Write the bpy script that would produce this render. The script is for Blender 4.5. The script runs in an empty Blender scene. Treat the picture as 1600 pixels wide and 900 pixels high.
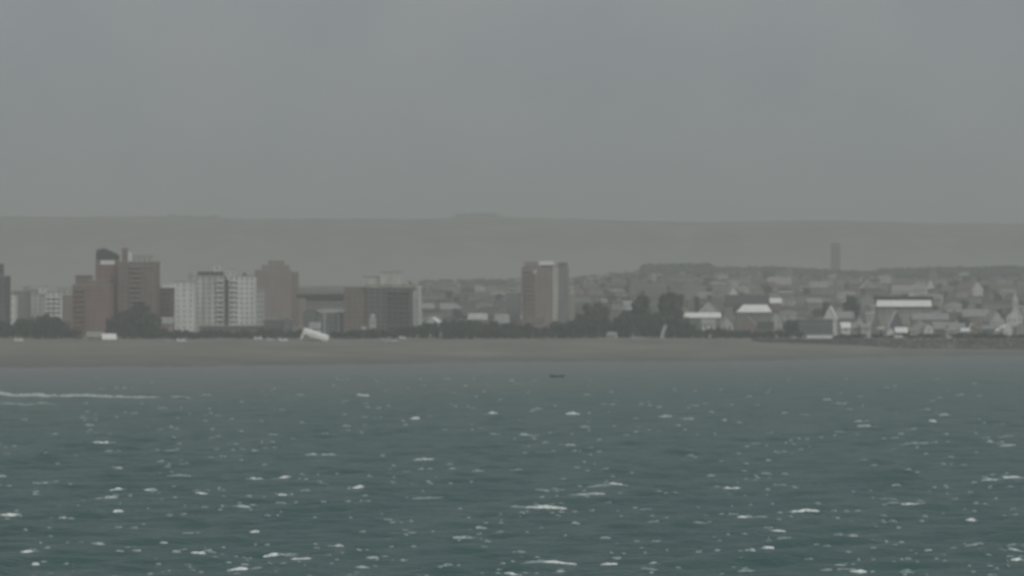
import bpy, math, random
import numpy as np
from mathutils import Vector, noise

# ------------------------------------------------------------------ camera, sky, sun
scene = bpy.context.scene
C = scene.collection
R = math.radians
FPX, CAMZ, YH = 5000.0, 20.0, 498.0        # focal length in pixels of the 1600 px photo, eye height, horizon row

cd = bpy.data.cameras.new('camera'); cam = bpy.data.objects.new('camera', cd); C.objects.link(cam)
cam.location = (0, 0, CAMZ)
cam.rotation_euler = (R(90) + math.atan((YH - 450) / FPX), 0, 0)
cd.sensor_width = 36; cd.lens = 36 * FPX / 1600
cd.clip_start = 1; cd.clip_end = 40000
cd.dof.use_dof = True; cd.dof.focus_distance = 80; cd.dof.aperture_fstop = 1.2   # slightly missed focus, as in the photo
scene.camera = cam

SUN_EL, SUN_AZ = R(48), R(150)             # azimuth clockwise from +Y: high, to the right and behind the camera
w = bpy.data.worlds.new("World"); scene.world = w; w.use_nodes = True
nt = w.node_tree; nt.nodes.clear()
out = nt.nodes.new('ShaderNodeOutputWorld'); bg = nt.nodes.new('ShaderNodeBackground')
sky = nt.nodes.new('ShaderNodeTexSky'); sky.sky_type = 'NISHITA'; sky.sun_disc = False
sky.sun_elevation = SUN_EL; sky.sun_rotation = SUN_AZ; sky.dust_density = 6; sky.air_density = 1.0
hs = nt.nodes.new('ShaderNodeHueSaturation'); hs.inputs['Saturation'].default_value = 0.0
ov = nt.nodes.new('ShaderNodeMix'); ov.data_type = 'RGBA'; ov.inputs['Factor'].default_value = 0.8
geo = nt.nodes.new('ShaderNodeTexCoord')
nz = nt.nodes.new('ShaderNodeTexNoise'); nz.inputs['Scale'].default_value = 22; nz.inputs['Detail'].default_value = 3
rp = nt.nodes.new('ShaderNodeValToRGB')
rp.color_ramp.elements[0].position = .3; rp.color_ramp.elements[0].color = (3.52, 4.02, 4.50, 1)
rp.color_ramp.elements[1].position = .7; rp.color_ramp.elements[1].color = (4.22, 4.54, 4.84, 1)
nt.links.new(geo.outputs['Generated'], nz.inputs['Vector'])
nt.links.new(nz.outputs['Fac'], rp.inputs['Fac'])
nt.links.new(sky.outputs[0], hs.inputs['Color'])
nt.links.new(hs.outputs[0], ov.inputs[6]); nt.links.new(rp.outputs[0], ov.inputs[7])
nt.links.new(ov.outputs[2], bg.inputs['Color']); bg.inputs['Strength'].default_value = 0.08
nt.links.new(bg.outputs[0], out.inputs[0])

sl = bpy.data.lights.new('sun', 'SUN'); sl.energy = 1.35; sl.angle = R(14); sl.color = (1, .97, .92)
so = bpy.data.objects.new('sun', sl); C.objects.link(so)
sd = Vector((math.sin(SUN_AZ) * math.cos(SUN_EL), math.cos(SUN_AZ) * math.cos(SUN_EL), math.sin(SUN_EL)))
so.rotation_euler = sd.to_track_quat('Z', 'Y').to_euler(); so.location = (0, -200, 400)

scene.view_settings.view_transform = 'Standard'; scene.view_settings.look = 'None'
scene.view_settings.exposure = 0.05; scene.view_settings.gamma = 1
scene.cycles.volume_bounces = 3; scene.cycles.max_bounces = 6
scene.cycles.use_denoising = True

# ------------------------------------------------------------------ helpers
rnd = random.Random(7)

def material(name, col, rough=.85, var=.12, scale=.35, streak=False, spec=.3, bump=0.0, col2=None):
    m = bpy.data.materials.new(name); m.use_nodes = True
    n = m.node_tree; b = n.nodes['Principled BSDF']
    b.inputs['Roughness'].default_value = rough; b.inputs['Specular IOR Level'].default_value = spec
    tc = n.nodes.new('ShaderNodeTexCoord'); mp = n.nodes.new('ShaderNodeMapping')
    mp.inputs['Scale'].default_value = (scale, scale, scale * (.15 if streak else 1))
    nn = n.nodes.new('ShaderNodeTexNoise'); nn.inputs['Scale'].default_value = 1; nn.inputs['Detail'].default_value = 6
    r = n.nodes.new('ShaderNodeValToRGB'); c2 = col2 or [c * (1 - 2.2 * var) for c in col]
    r.color_ramp.elements[0].position = .32; r.color_ramp.elements[0].color = (*c2, 1)
    r.color_ramp.elements[1].position = .68; r.color_ramp.elements[1].color = (*[min(1, c * (1 + var * .5)) for c in col], 1)
    n.links.new(tc.outputs['Object'], mp.inputs[0]); n.links.new(mp.outputs[0], nn.inputs['Vector'])
    n.links.new(nn.outputs['Fac'], r.inputs[0]); n.links.new(r.outputs[0], b.inputs['Base Color'])
    if bump:
        bp = n.nodes.new('ShaderNodeBump'); bp.inputs['Distance'].default_value = bump
        n.links.new(nn.outputs['Fac'], bp.inputs['Height']); n.links.new(bp.outputs[0], b.inputs['Normal'])
    return m

M = {
 'brick':   material('weathered_brick', (.26, .155, .133), streak=True),
 'brown':   material('brown_render', (.205, .148, .13), streak=True),
 'pink':    material('dusty_pink_render', (.30, .232, .212), streak=True),
 'pale':    material('pale_render', (.50, .51, .47), streak=True, var=.15),
 'white':   material('white_render', (.72, .72, .69), streak=True, var=.1),
 'cream':   material('cream_render', (.36, .35, .29), streak=True, var=.15),
 'grey':    material('grey_render', (.22, .22, .21), streak=True),
 'dark':    material('dark_and_shaded_render', (.105, .105, .10), streak=True),
 'slate':   material('slate_blue_render', (.13, .145, .15), streak=True),
 'roofdark': material('dark_roofing', (.05, .05, .048)),
 'roofred': material('faded_red_tile', (.145, .11, .095)),
 'roofwhite': material('white_painted_sheet_roof', (.8, .8, .77), rough=.6, var=.05),
 'roofgrey': material('grey_sheet_roof', (.30, .30, .29), rough=.7),
 'concrete': material('concrete', (.30, .30, .28)),
 'frame':   material('window_frame', (.30, .30, .29), rough=.5, var=.03),
 'glass':   material('dark_glass', (.15, .16, .16), rough=.35, var=.05, spec=.5),  # grey base colour stands in for sky reflected in the glass
 'metal':   material('grey_metal', (.25, .25, .25), rough=.45, var=.05),
 'bark':    material('bark', (.07, .055, .045)),
 'leaf':    material('dark_leaves', (.066, .080, .064), var=.38, scale=.8),
 'leaf2':   material('olive_leaves', (.084, .086, .064), var=.38, scale=.8),
 'leaf3':   material('blue_green_leaves', (.058, .080, .072), var=.35, scale=.8),
 'rock':    material('wet_rock', (.06, .062, .062), var=.2),
 'tyre':    material('tyre_rubber', (.02, .02, .02)),
 'hull':    material('dark_boat_paint', (.03, .045, .045), rough=.4),
 'foam':    material('dense_foam', (.76, .80, .78), rough=.9, var=.2, scale=2.5),
 'foammid': material('broken_foam', (.46, .52, .50), rough=.9, var=.2, scale=2.5),
 'foamthin': material('thin_foam', (.27, .34, .33), rough=.9, var=.15, scale=2.5),
 'carwhite': material('white_car_paint', (.75, .75, .73), rough=.3, var=.03, spec=.5),
 'carsilver': material('silver_car_paint', (.45, .46, .46), rough=.3, var=.03, spec=.5),
 'cardark': material('dark_car_paint', (.05, .05, .06), rough=.3, var=.03, spec=.5),
 'carred':  material('maroon_car_paint', (.22, .10, .09), rough=.3, var=.03, spec=.5),
}

class MB:
    """collects faces for ONE mesh object"""
    def __init__(s): s.v = []; s.f = []; s.mi = []; s.mats = []
    def m(s, mat):
        if mat not in s.mats: s.mats.append(mat)
        return s.mats.index(mat)
    def face(s, pts, mat):
        i = len(s.v); s.v += [tuple(p) for p in pts]; s.f.append(tuple(range(i, i + len(pts)))); s.mi.append(s.m(mat))
    def box(s, x0, x1, y0, y1, z0, z1, mat, bottom=True):
        i = len(s.v)
        s.v += [(x0,y0,z0),(x1,y0,z0),(x1,y1,z0),(x0,y1,z0),(x0,y0,z1),(x1,y0,z1),(x1,y1,z1),(x0,y1,z1)]
        fs = [(0,1,5,4),(1,2,6,5),(2,3,7,6),(3,0,4,7),(4,5,6,7)] + ([(3,2,1,0)] if bottom else [])
        for f in fs: s.f.append(tuple(i + k for k in f)); s.mi.append(s.m(mat))
    def tube(s, a, b, r0, r1, mat, n=6):
        a = Vector(a); b = Vector(b); d = (b - a).normalized()
        q = d.to_track_quat('Z', 'Y'); i = len(s.v)
        for p, r in ((a, r0), (b, r1)):
            for k in range(n):
                t = 2 * math.pi * k / n
                s.v.append(tuple(p + q @ Vector((r * math.cos(t), r * math.sin(t), 0))))
        mi = s.m(mat)
        for k in range(n):
            s.f.append((i + k, i + (k + 1) % n, i + n + (k + 1) % n, i + n + k)); s.mi.append(mi)
        s.f.append(tuple(i + n + k for k in range(n))); s.mi.append(mi)
        s.f.append(tuple(i + n - 1 - k for k in range(n))); s.mi.append(mi)
    def mesh(s, name, smooth=False):
        me = bpy.data.meshes.new(name); me.from_pydata(s.v, [], s.f)
        for m in s.mats: me.materials.append(m if not isinstance(m, str) else M[m])
        me.polygons.foreach_set('material_index', s.mi)
        if smooth: me.polygons.foreach_set('use_smooth', [True] * len(s.f))
        me.update(); return me
    def build(s, name, parent=None, loc=(0,0,0), smooth=False):
        return place(name, s.mesh(name, smooth), parent, loc)

def place(name, me, parent=None, loc=(0,0,0), rz=0, scale=None):
    o = bpy.data.objects.new(name, me); C.objects.link(o); o.location = loc
    if rz: o.rotation_euler.z = rz
    if scale: o.scale = scale
    if parent: o.parent = parent
    return o

def weld(o):
    import bmesh
    b_ = bmesh.new(); b_.from_mesh(o.data); bmesh.ops.remove_doubles(b_, verts=b_.verts, dist=.001); b_.to_mesh(o.data); b_.free()

def thing(name, label, cat, loc, rz=0, group=None):
    o = bpy.data.objects.new(name, None); C.objects.link(o)
    o.empty_display_size = .5; o.location = loc; o.rotation_euler.z = rz
    o['label'] = label; o['category'] = cat
    if group: o['group'] = group
    return o

def copy_thing(src, loc, rz=0, label=None, scale=None, group=None):
    r = src.copy(); C.objects.link(r); r.location = loc; r.rotation_euler.z = rz
    if scale: r.scale = scale
    if label: r['label'] = label
    if group: r['group'] = group
    for ch in list(src.children):
        c = ch.copy(); C.objects.link(c); c.parent = r
        for g in list(ch.children):
            d = g.copy(); C.objects.link(d); d.parent = c
    return r

def struct(o): o['kind'] = 'structure'; return o
def X(px, Y): return (px - 800) / FPX * Y
def Z(py, Y): return CAMZ + (YH - py) / FPX * Y

# ------------------------------------------------------------------ terrain
TP = 1830.0                                                        # distance of the promenade edge
def shore(px): return np.interp(px, [-3000, 0, 300, 600, 800, 1100, 1250, 1400, 1600, 5000], [1290, 1300, 1335, 1420, 1490, 1500, 1570, 1690, 1755, 1760])
def elow(px): return np.interp(px, [1130, 1200, 1330, 1420, 1600], [8.3, 6.6, 5.2, 3.2, 2.6])
def ridge(px): return np.interp(px, [-2000, 0, 130, 250, 345, 500, 620, 700, 718, 735, 772, 790, 850, 960, 1100, 1300, 1450, 1600, 4000],
                                [350, 338, 340, 338, 339, 341, 342, 340, 338.5, 336.5, 337.5, 339, 341, 346, 347, 345, 347, 349, 352])
def midz(px):  # row at which the inner slope tops out
    return np.interp(px, [-500, 0, 300, 600, 900, 1000, 1200, 1380, 1450, 1600, 2200], [455, 455, 450, 447, 440, 432, 428, 436, 434, 431, 430])
def height(x, y):
    y1 = max(y, 1.0); px = 800 + FPX * x / y1; px = min(max(px, -9000), 9000)
    S = float(shore(px)); zp = CAMZ + (YH - float(ridge(px))) / FPX * 7600
    z4 = CAMZ + (YH - float(midz(px))) / FPX * 4200
    h = float(np.interp(y, [-5000, S - 700, S, TP - 7, TP, 2250, 2800, 3500, 4200, 4500, 5900, 7250, 7600, 30000],
              [-9, -7, 0, float(elow(px)), 8.4, 15, 37, z4 * .82, z4, z4 - 4, z4 + 32, zp - 22, zp, zp + 2]))
    if y > 2400:
        k = min(1, (y - 2400) / 2500)
        h += k * 5 * noise.noise(Vector((x / 420, y / 420, 3))) 
    if y > 4600 and y < 7500:
        h += 20 * noise.noise(Vector((x / 230, y / 900, 1))) * min(1, (y - 4600) / 500) * min(1, (7500 - y) / 300)
    if y > 7400:
        h += 2.5 * noise.noise(Vector((x / 55, y / 400, 9)))
    return h

def grid_mesh(name, xs_of, ys, us, zfun, mats, smooth=True):
    v = [];
    for y in ys:
        for u in us:
            x = xs_of(u, y); v.append((x, y, zfun(x, y)))
    n = len(us); f = []
    for j in range(len(ys) - 1):
        for i in range(n - 1):
            a = j * n + i; f.append((a, a + 1, a + n + 1, a + n))
    me = bpy.data.meshes.new(name); me.from_pydata(v, [], f)
    for m in mats: me.materials.append(m)
    me.polygons.foreach_set('use_smooth', [smooth] * len(f)); me.update()
    return place(name, me)

gm = bpy.data.materials.new('sand_and_steppe'); gm.use_nodes = True
n = gm.node_tree; b = n.nodes['Principled BSDF']; b.inputs['Roughness'].default_value = .95; b.inputs['Specular IOR Level'].default_value = .15
g = n.nodes.new('ShaderNodeNewGeometry'); sx = n.nodes.new('ShaderNodeSeparateXYZ'); n.links.new(g.outputs['Position'], sx.inputs[0])
def noise_node(nn, src, sc, det=5):
    mp = nn.nodes.new('ShaderNodeMapping'); mp.inputs['Scale'].default_value = sc
    t = nn.nodes.new('ShaderNodeTexNoise'); t.inputs['Scale'].default_value = 1; t.inputs['Detail'].default_value = det
    nn.links.new(src, mp.inputs[0]); nn.links.new(mp.outputs[0], t.inputs['Vector']); return t
def ramp(nn, src, stops):
    r = nn.nodes.new('ShaderNodeValToRGB'); e = r.color_ramp.elements
    e[0].position, e[0].color = stops[0][0], (*stops[0][1], 1); e[1].position, e[1].color = stops[-1][0], (*stops[-1][1], 1)
    for p, c in stops[1:-1]: q = e.new(p); q.color = (*c, 1)
    nn.links.new(src, r.inputs[0]); return r
def mixc(nn, fac, a, bb):
    m_ = nn.nodes.new('ShaderNodeMix'); m_.data_type = 'RGBA'
    nn.links.new(fac, m_.inputs[0]); nn.links.new(a, m_.inputs[6]); nn.links.new(bb, m_.inputs[7]); return m_
def maprange(nn, src, a, bb):
    m_ = nn.nodes.new('ShaderNodeMapRange'); m_.inputs[1].default_value = a; m_.inputs[2].default_value = bb
    nn.links.new(src, m_.inputs[0]); return m_
n1 = noise_node(n, g.outputs['Position'], (.025, .02, .1), 8); sand = ramp(n, n1.outputs['Fac'], [(.25, (.14, .13, .112)), (.5, (.19, .178, .155)), (.75, (.25, .238, .21))])
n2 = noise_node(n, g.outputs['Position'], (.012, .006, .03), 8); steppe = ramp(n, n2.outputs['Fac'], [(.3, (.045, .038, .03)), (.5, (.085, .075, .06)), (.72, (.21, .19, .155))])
wn = noise_node(n, g.outputs['Position'], (.03, .012, 0), 5); wa = n.nodes.new('ShaderNodeMath'); wa.operation = 'MULTIPLY_ADD'; wa.inputs[1].default_value = -3.0
n.links.new(wn.outputs['Fac'], wa.inputs[0]); n.links.new(sx.outputs['Z'], wa.inputs[2])
wet = maprange(n, wa.outputs[0], -1.9, 1.6); wetc = n.nodes.new('ShaderNodeRGB'); wetc.outputs[0].default_value = (.12, .122, .112, 1)
s2 = mixc(n, wet.outputs[0], wetc.outputs[0], sand.outputs[0])
pale = n.nodes.new('ShaderNodeRGB'); pale.outputs[0].default_value = (.24, .23, .185, 1)  # blowing dust haze at the plateau foot, painted as a paler ground band
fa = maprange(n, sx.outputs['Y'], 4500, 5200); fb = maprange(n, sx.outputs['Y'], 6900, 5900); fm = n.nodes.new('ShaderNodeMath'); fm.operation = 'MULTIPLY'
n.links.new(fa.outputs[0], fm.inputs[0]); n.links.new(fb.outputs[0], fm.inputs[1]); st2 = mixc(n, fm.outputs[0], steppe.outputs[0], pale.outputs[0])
far = maprange(n, sx.outputs['Y'], 1840, 2100)
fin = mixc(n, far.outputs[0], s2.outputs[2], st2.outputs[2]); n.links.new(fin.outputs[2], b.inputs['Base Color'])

ys = [-4500, -1000, 400, 700, 900] + list(np.arange(1000, 1820, 14)) + [TP - 7.5, TP - 7, TP - .01 + .5, TP + 4] + list(np.arange(1850, 4700, 34)) + list(np.arange(4700, 7300, 60)) + list(np.arange(7300, 7760, 22)) + [8000, 8800]
us = [-6, -3, -1.6, -.9, -.6, -.4, -.3, -.24] + list(np.arange(-.2, .2001, .0016)) + [.24, .3, .4, .6, .9, 1.6, 3, 6]
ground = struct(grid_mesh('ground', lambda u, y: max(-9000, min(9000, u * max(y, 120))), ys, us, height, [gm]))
for p_ in ground.data.polygons: pass

# ------------------------------------------------------------------ sea
wr = random.Random(3); WAVES = []
for k in range(34):
    L = 2.6 * 1.085 ** k * wr.uniform(.9, 1.1); a = R(-72 + wr.gauss(0, 24)); kk = 2 * math.pi / L
    WAVES.append((kk * math.cos(a), kk * math.sin(a), wr.uniform(0, 6.28), L * .0085 * (1 if L < 7 else (7 / L) ** 1.4) , L))
def sea_arr(x, y):
    z = np.zeros_like(x)
    for kx, ky, ph, am, L in WAVES:
        fade = np.clip(1.6 - np.abs(y) / (L * 190), 0, 1)
        z += am * fade * np.sin(kx * x + ky * y + ph)
    return z
def sea(x, y): return float(sea_arr(np.array([x]), np.array([y]))[0])

wm = bpy.data.materials.new('sea_water'); wm.use_nodes = True
n = wm.node_tree; b = n.nodes['Principled BSDF']; b.inputs['Roughness'].default_value = .32; b.inputs['IOR'].default_value = 1.33
g = n.nodes.new('ShaderNodeNewGeometry'); sx = n.nodes.new('ShaderNodeSeparateXYZ'); n.links.new(g.outputs['Position'], sx.inputs[0])
q1 = noise_node(n, g.outputs['Position'], (.07, .022, .1), 7)
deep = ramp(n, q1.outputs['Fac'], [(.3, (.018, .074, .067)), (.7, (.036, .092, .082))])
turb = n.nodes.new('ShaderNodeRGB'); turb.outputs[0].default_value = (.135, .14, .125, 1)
q2 = noise_node(n, g.outputs['Position'], (.006, .004, .1), 3)
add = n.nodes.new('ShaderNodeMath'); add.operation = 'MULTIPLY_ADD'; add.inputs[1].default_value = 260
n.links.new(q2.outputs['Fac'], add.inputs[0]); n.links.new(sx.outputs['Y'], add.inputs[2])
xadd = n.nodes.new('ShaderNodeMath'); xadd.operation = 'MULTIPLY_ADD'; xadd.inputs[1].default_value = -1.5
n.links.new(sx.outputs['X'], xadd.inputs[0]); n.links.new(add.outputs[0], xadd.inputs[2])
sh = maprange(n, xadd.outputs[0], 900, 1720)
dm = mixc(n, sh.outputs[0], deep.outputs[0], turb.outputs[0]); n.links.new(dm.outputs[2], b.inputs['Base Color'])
q3 = noise_node(n, g.outputs['Position'], (.9, 1.6, 1), 6); bp = n.nodes.new('ShaderNodeBump'); bp.inputs['Distance'].default_value = .55; bp.inputs['Strength'].default_value = .9
n.links.new(q3.outputs['Fac'], bp.inputs['Height']); n.links.new(bp.outputs[0], b.inputs['Normal'])
ys = [-4400, -2000, -500, 0, 60, 120, 170]; y = 200.0
while y < 1800: ys.append(y); y *= 1.0042
ys += [1850]
us = [-75, -30, -8, -3, -1.6, -.9, -.6, -.4, -.3, -.25] + list(np.arange(-.22, .2201, .00085)) + [.25, .3, .4, .6, .9, 1.6, 3, 8, 30, 75]
yy = np.repeat(np.array(ys), len(us)); uu = np.tile(np.array(us), len(ys)); xx = np.clip(uu * np.maximum(yy, 120), -9000, 9000)
zz = sea_arr(xx, yy) * ((np.abs(uu) < .23) & (yy > 190)) 
me = bpy.data.meshes.new('sea'); nr, nc = len(ys), len(us)
me.vertices.add(nr * nc); me.vertices.foreach_set('co', np.stack([xx, yy, zz], 1).ravel())
jj, ii = np.meshgrid(np.arange(nr - 1), np.arange(nc - 1), indexing='ij'); a = (jj * nc + ii).ravel()
quads = np.stack([a, a + 1, a + nc + 1, a + nc], 1).ravel()
me.loops.add(len(quads)); me.loops.foreach_set('vertex_index', quads)
me.polygons.add(len(a)); me.polygons.foreach_set('loop_start', np.arange(len(a)) * 4); me.polygons.foreach_set('use_smooth', np.ones(len(a), bool))
me.update(calc_edges=True); me.materials.append(wm)
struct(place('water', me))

# ------------------------------------------------------------------ foam
FO = [(0,[(100,290,25,.4),(350,308,40,.8),(215,350,25,.5),(395,377,60,1),(425,412,35,.5),(55,395,25,.3),(300,435,25,.5),(665,418,40,.4),(465,477,30,.6),(405,502,35,.5),(10,507,35,.6),(165,540,45,.8),(140,588,30,.4),(455,563,50,.9),(590,563,50,.9),(435,600,50,.7),(462,650,40,.9),(788,575,50,.9),(998,520,55,.9),(1113,517,45,.9),(1105,577,35,.9),(950,630,60,.6),(45,660,80,1),(245,678,30,.6),(465,712,30,.5),(525,708,30,.5),(100,725,20,.3),(735,730,50,.4),(995,730,35,.9),(390,777,45,.8),(105,810,50,1),(185,797,25,.5),(140,862,30,.9),(535,800,35,.6),(470,805,35,.5),(640,775,30,.6),(690,812,35,.8),(775,818,60,1),(818,806,25,.8),(1070,815,80,.9),(1178,835,80,1),(930,877,80,1),(955,850,30,.6),(1078,345,60,.7),(1220,427,50,.8),(920,383,30,.4),(845,430,90,.3),(980,410,50,.3),(640,240,30,.5),(810,195,50,.5),(525,265,30,.3),(700,510,100,.3),(1195,563,40,.4),(840,825,30,.3),(735,843,25,.4),(620,840,25,.3),(260,845,20,.3)]),
(500,[(165,193,55,.9),(240,243,45,.4),(372,285,35,1),(103,318,40,.5),(190,332,40,.4),(22,342,30,.5),(30,427,50,.8),(405,445,80,.7),(15,540,40,.5),(150,557,45,1),(677,265,35,.9),(843,246,35,.5),(988,270,55,1),(1035,323,45,.5),(680,343,60,.4),(798,352,40,.6),(980,389,40,.8),(880,378,30,.4),(815,396,20,.4),(612,490,40,.4),(772,492,40,.5),(515,483,30,.3),(1155,541,55,1),(1080,545,80,.5),(1058,583,110,.8),(870,563,60,.5),(885,628,160,1),(1000,648,30,.6),(998,690,35,.7),(400,600,80,.5),(265,687,35,.5),(630,710,45,.7),(558,748,75,.7),(360,732,35,.5),(75,778,40,.7),(165,738,30,.4),(15,618,20,.6),(108,610,25,.5),(205,828,50,.6),(165,868,55,.7),(323,840,30,.6),(495,857,45,.4),(785,805,40,.5),(655,775,30,.3),(935,850,140,1.2),(935,880,50,.7),(1128,847,65,1),(755,885,70,1.2),(1115,752,45,.4),(1310,770,30,.6),(1300,855,35,.6),(1290,885,60,.4),(1265,642,30,.5),(1300,690,50,.4),(1352,280,45,.6),(1325,238,25,.4),(1043,190,25,.3),(125,890,50,.5),(705,725,30,.3)]),
(1050,[(65,288,40,.6),(205,292,20,.6),(265,305,20,.5),(90,232,30,.3),(605,215,35,.7),(645,226,35,.5),(515,268,30,.3),(440,262,30,.3),(730,292,35,.6),(750,323,60,.8),(655,334,45,.4),(1018,297,30,.9),(1060,273,35,.8),(945,330,30,.5),(873,362,30,.5),(940,385,110,.4),(320,380,30,.4),(75,427,20,.7),(1240,380,25,.6),(1295,352,50,.4),(1310,387,60,.6),(750,452,30,.4),(155,508,35,.7),(365,500,35,.4),(445,500,35,.4),(233,558,65,1),(430,553,40,.4),(483,557,25,.4),(875,541,35,.8),(1230,523,80,.7),(1328,514,75,1.2),(1325,549,30,.5),(932,620,75,.9),(860,602,40,.3),(520,648,110,1),(485,682,20,.7),(280,667,50,1),(345,670,60,.4),(110,690,60,.4),(1168,690,45,.9),(415,722,55,1.1),(430,767,45,.5),(375,797,45,1),(305,827,40,.7),(178,820,25,.4),(290,883,70,.5),(650,755,35,.5),(708,752,35,.6),(605,797,35,.5),(690,810,30,.4),(1180,785,70,.6),(998,802,30,.7),(660,857,55,.7),(728,877,65,1),(605,873,40,.5),(1340,800,60,.9),(1347,828,50,1),(540,830,25,.3),(860,690,25,.4),(915,880,60,.3),(645,670,20,.4)])]
fr = random.Random(11)
def crest(mb, x, y, length, hgt, deep, mat, tilt=0.0):
    """a broken wave crest: a low ragged ridge of foam lying on the water"""
    n = max(5, int(length / .35)); n = min(n, 60); rows = []
    for i in range(n + 1):
        t = i / n; env = math.sin(math.pi * min(max(t, .02), .98)) ** .4 * (1 - .75 * max(0, noise.noise(Vector((x * .37 + t * length * 1.3, y * .11, 4)))) * 1.6)
        jx = x + (t - .5) * length; jy = y + tilt * (t - .5) * length + fr.uniform(-.1, .1) * deep
        hh = hgt * max(env, .12) * fr.uniform(.55, 1.15); dd = deep * env * fr.uniform(.6, 1.2); zb = max(sea(jx, jy), sea(jx, jy - 1.5), sea(jx, jy - 3) - .02)
        rows.append([(jx, jy - dd, zb - .06), (jx + fr.uniform(-.05, .05), jy - dd * .35, zb + hh * .75), (jx, jy, zb + hh), (jx, jy + dd * .8, zb - .05)])
    for i in range(n):
        for k in range(3):
            mb.face([rows[i][k], rows[i + 1][k], rows[i + 1][k + 1], rows[i][k + 1]], mat)
mb = MB()
for ox, lst in FO:
    for zx, zy, ln, st in lst:
        px, py = ox + zx / 2.5, 540 + zy / 2.5 + 1
        Y = FPX * CAMZ / (py - YH); m_ = Y / FPX; L = ln / 2.5 * m_ * 1.0
        hpx = (2.2 + 2.3 * min(st, 1.1)) 
        crest(mb, X(px, Y), Y, L, hpx * m_ * .85, max(.25, L * .16), 'foam' if st >= .9 else 'foammid' if st >= .6 else 'foamthin', fr.uniform(-.3, .3))
        for q_ in range(2 if st > .7 else 1):      # torn foam trailing beside and behind the crest
            crest(mb, X(px, Y) + fr.uniform(-.9, .9) * L, Y + fr.uniform(-1, 3.5), L * fr.uniform(.3, .8), hpx * m_ * .4, .3, 'foamthin', fr.uniform(-.3, .3))
for k in range(1000):                                  # small faint flecks between the crests
    py = 592 + 320 * fr.random() ** 1.0; px = fr.uniform(-40, 1640); Y = FPX * CAMZ / (py - YH); m_ = Y / FPX
    if noise.noise(Vector((px / 120, py / 45, 5))) < -.12: continue
    crest(mb, X(px, Y), Y, fr.uniform(4, 11) * m_, fr.uniform(1.3, 3.2) * m_, .3, 'foamthin', fr.uniform(-.2, .2))
o = mb.build('sea_foam', smooth=False)
o['kind'] = 'stuff'; o['label'] = 'white foam flecks on the choppy teal water'; o['category'] = 'foam'

def breaker(px0, px1, py0, py1, hpx, label, mat):
    mb = MB(); n = 150; rows = []
    for i in range(n + 1):
        t = i / n; px = px0 + (px1 - px0) * t; py = py0 + (py1 - py0) * t; Y = FPX * CAMZ / (py - YH); m_ = Y / FPX
        h = hpx * m_ * (1 - .65 * t) * fr.uniform(.55, 1.1) * (1 - .35 * noise.noise(Vector((t * 14, 2, hpx)))) * min(1, (1.001 - t) * 8); Y += 5 * noise.noise(Vector((t * 6, 7, hpx)))
        x = X(px, Y); z = sea(x, Y); rows.append([(x, Y - 1.8, z - .08), (x, Y - .7, z + h * .7), (x, Y, z + h), (x, Y + 1.5, z - .08)])
    for i in range(n):
        for k in range(3): mb.face([rows[i][k], rows[i + 1][k], rows[i + 1][k + 1], rows[i][k + 1]], mat)
    o = mb.build('breaking_wave'); weld(o); o['label'] = label; o['category'] = 'wave'
breaker(-90, 300, 618, 622, 6.0, 'long white line of surf breaking at the left, nearer than the beach', 'foammid')
breaker(-60, 112, 632, 631, 4.0, 'short second line of foam just below the long surf line at left', 'foamthin')

# ------------------------------------------------------------------ buildings
def window_mesh(w_, h_):
    mb = MB(); t = .09
    mb.face([(-w_/2, .06, -h_/2), (w_/2, .06, -h_/2), (w_/2, .06, h_/2), (-w_/2, .06, h_/2)], 'glass')
    for x0, x1, z0, z1 in ((-w_/2, w_/2, -h_/2, -h_/2 + t), (-w_/2, w_/2, h_/2 - t, h_/2), (-w_/2, -w_/2 + t, -h_/2 + t, h_/2 - t), (w_/2 - t, w_/2, -h_/2 + t, h_/2 - t)):
        mb.face([(x0, 0, z0), (x1, 0, z0), (x1, 0, z1), (x0, 0, z1)], 'frame')
    mb.box(-.04, .04, -.01, .05, -h_/2 + t, h_/2 - t, 'frame')
    return mb.mesh('window')
WM = {}
def wmesh(w_, h_):
    k = (round(w_, 1), round(h_, 1))
    if k not in WM: WM[k] = window_mesh(*k)
    return WM[k]

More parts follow.
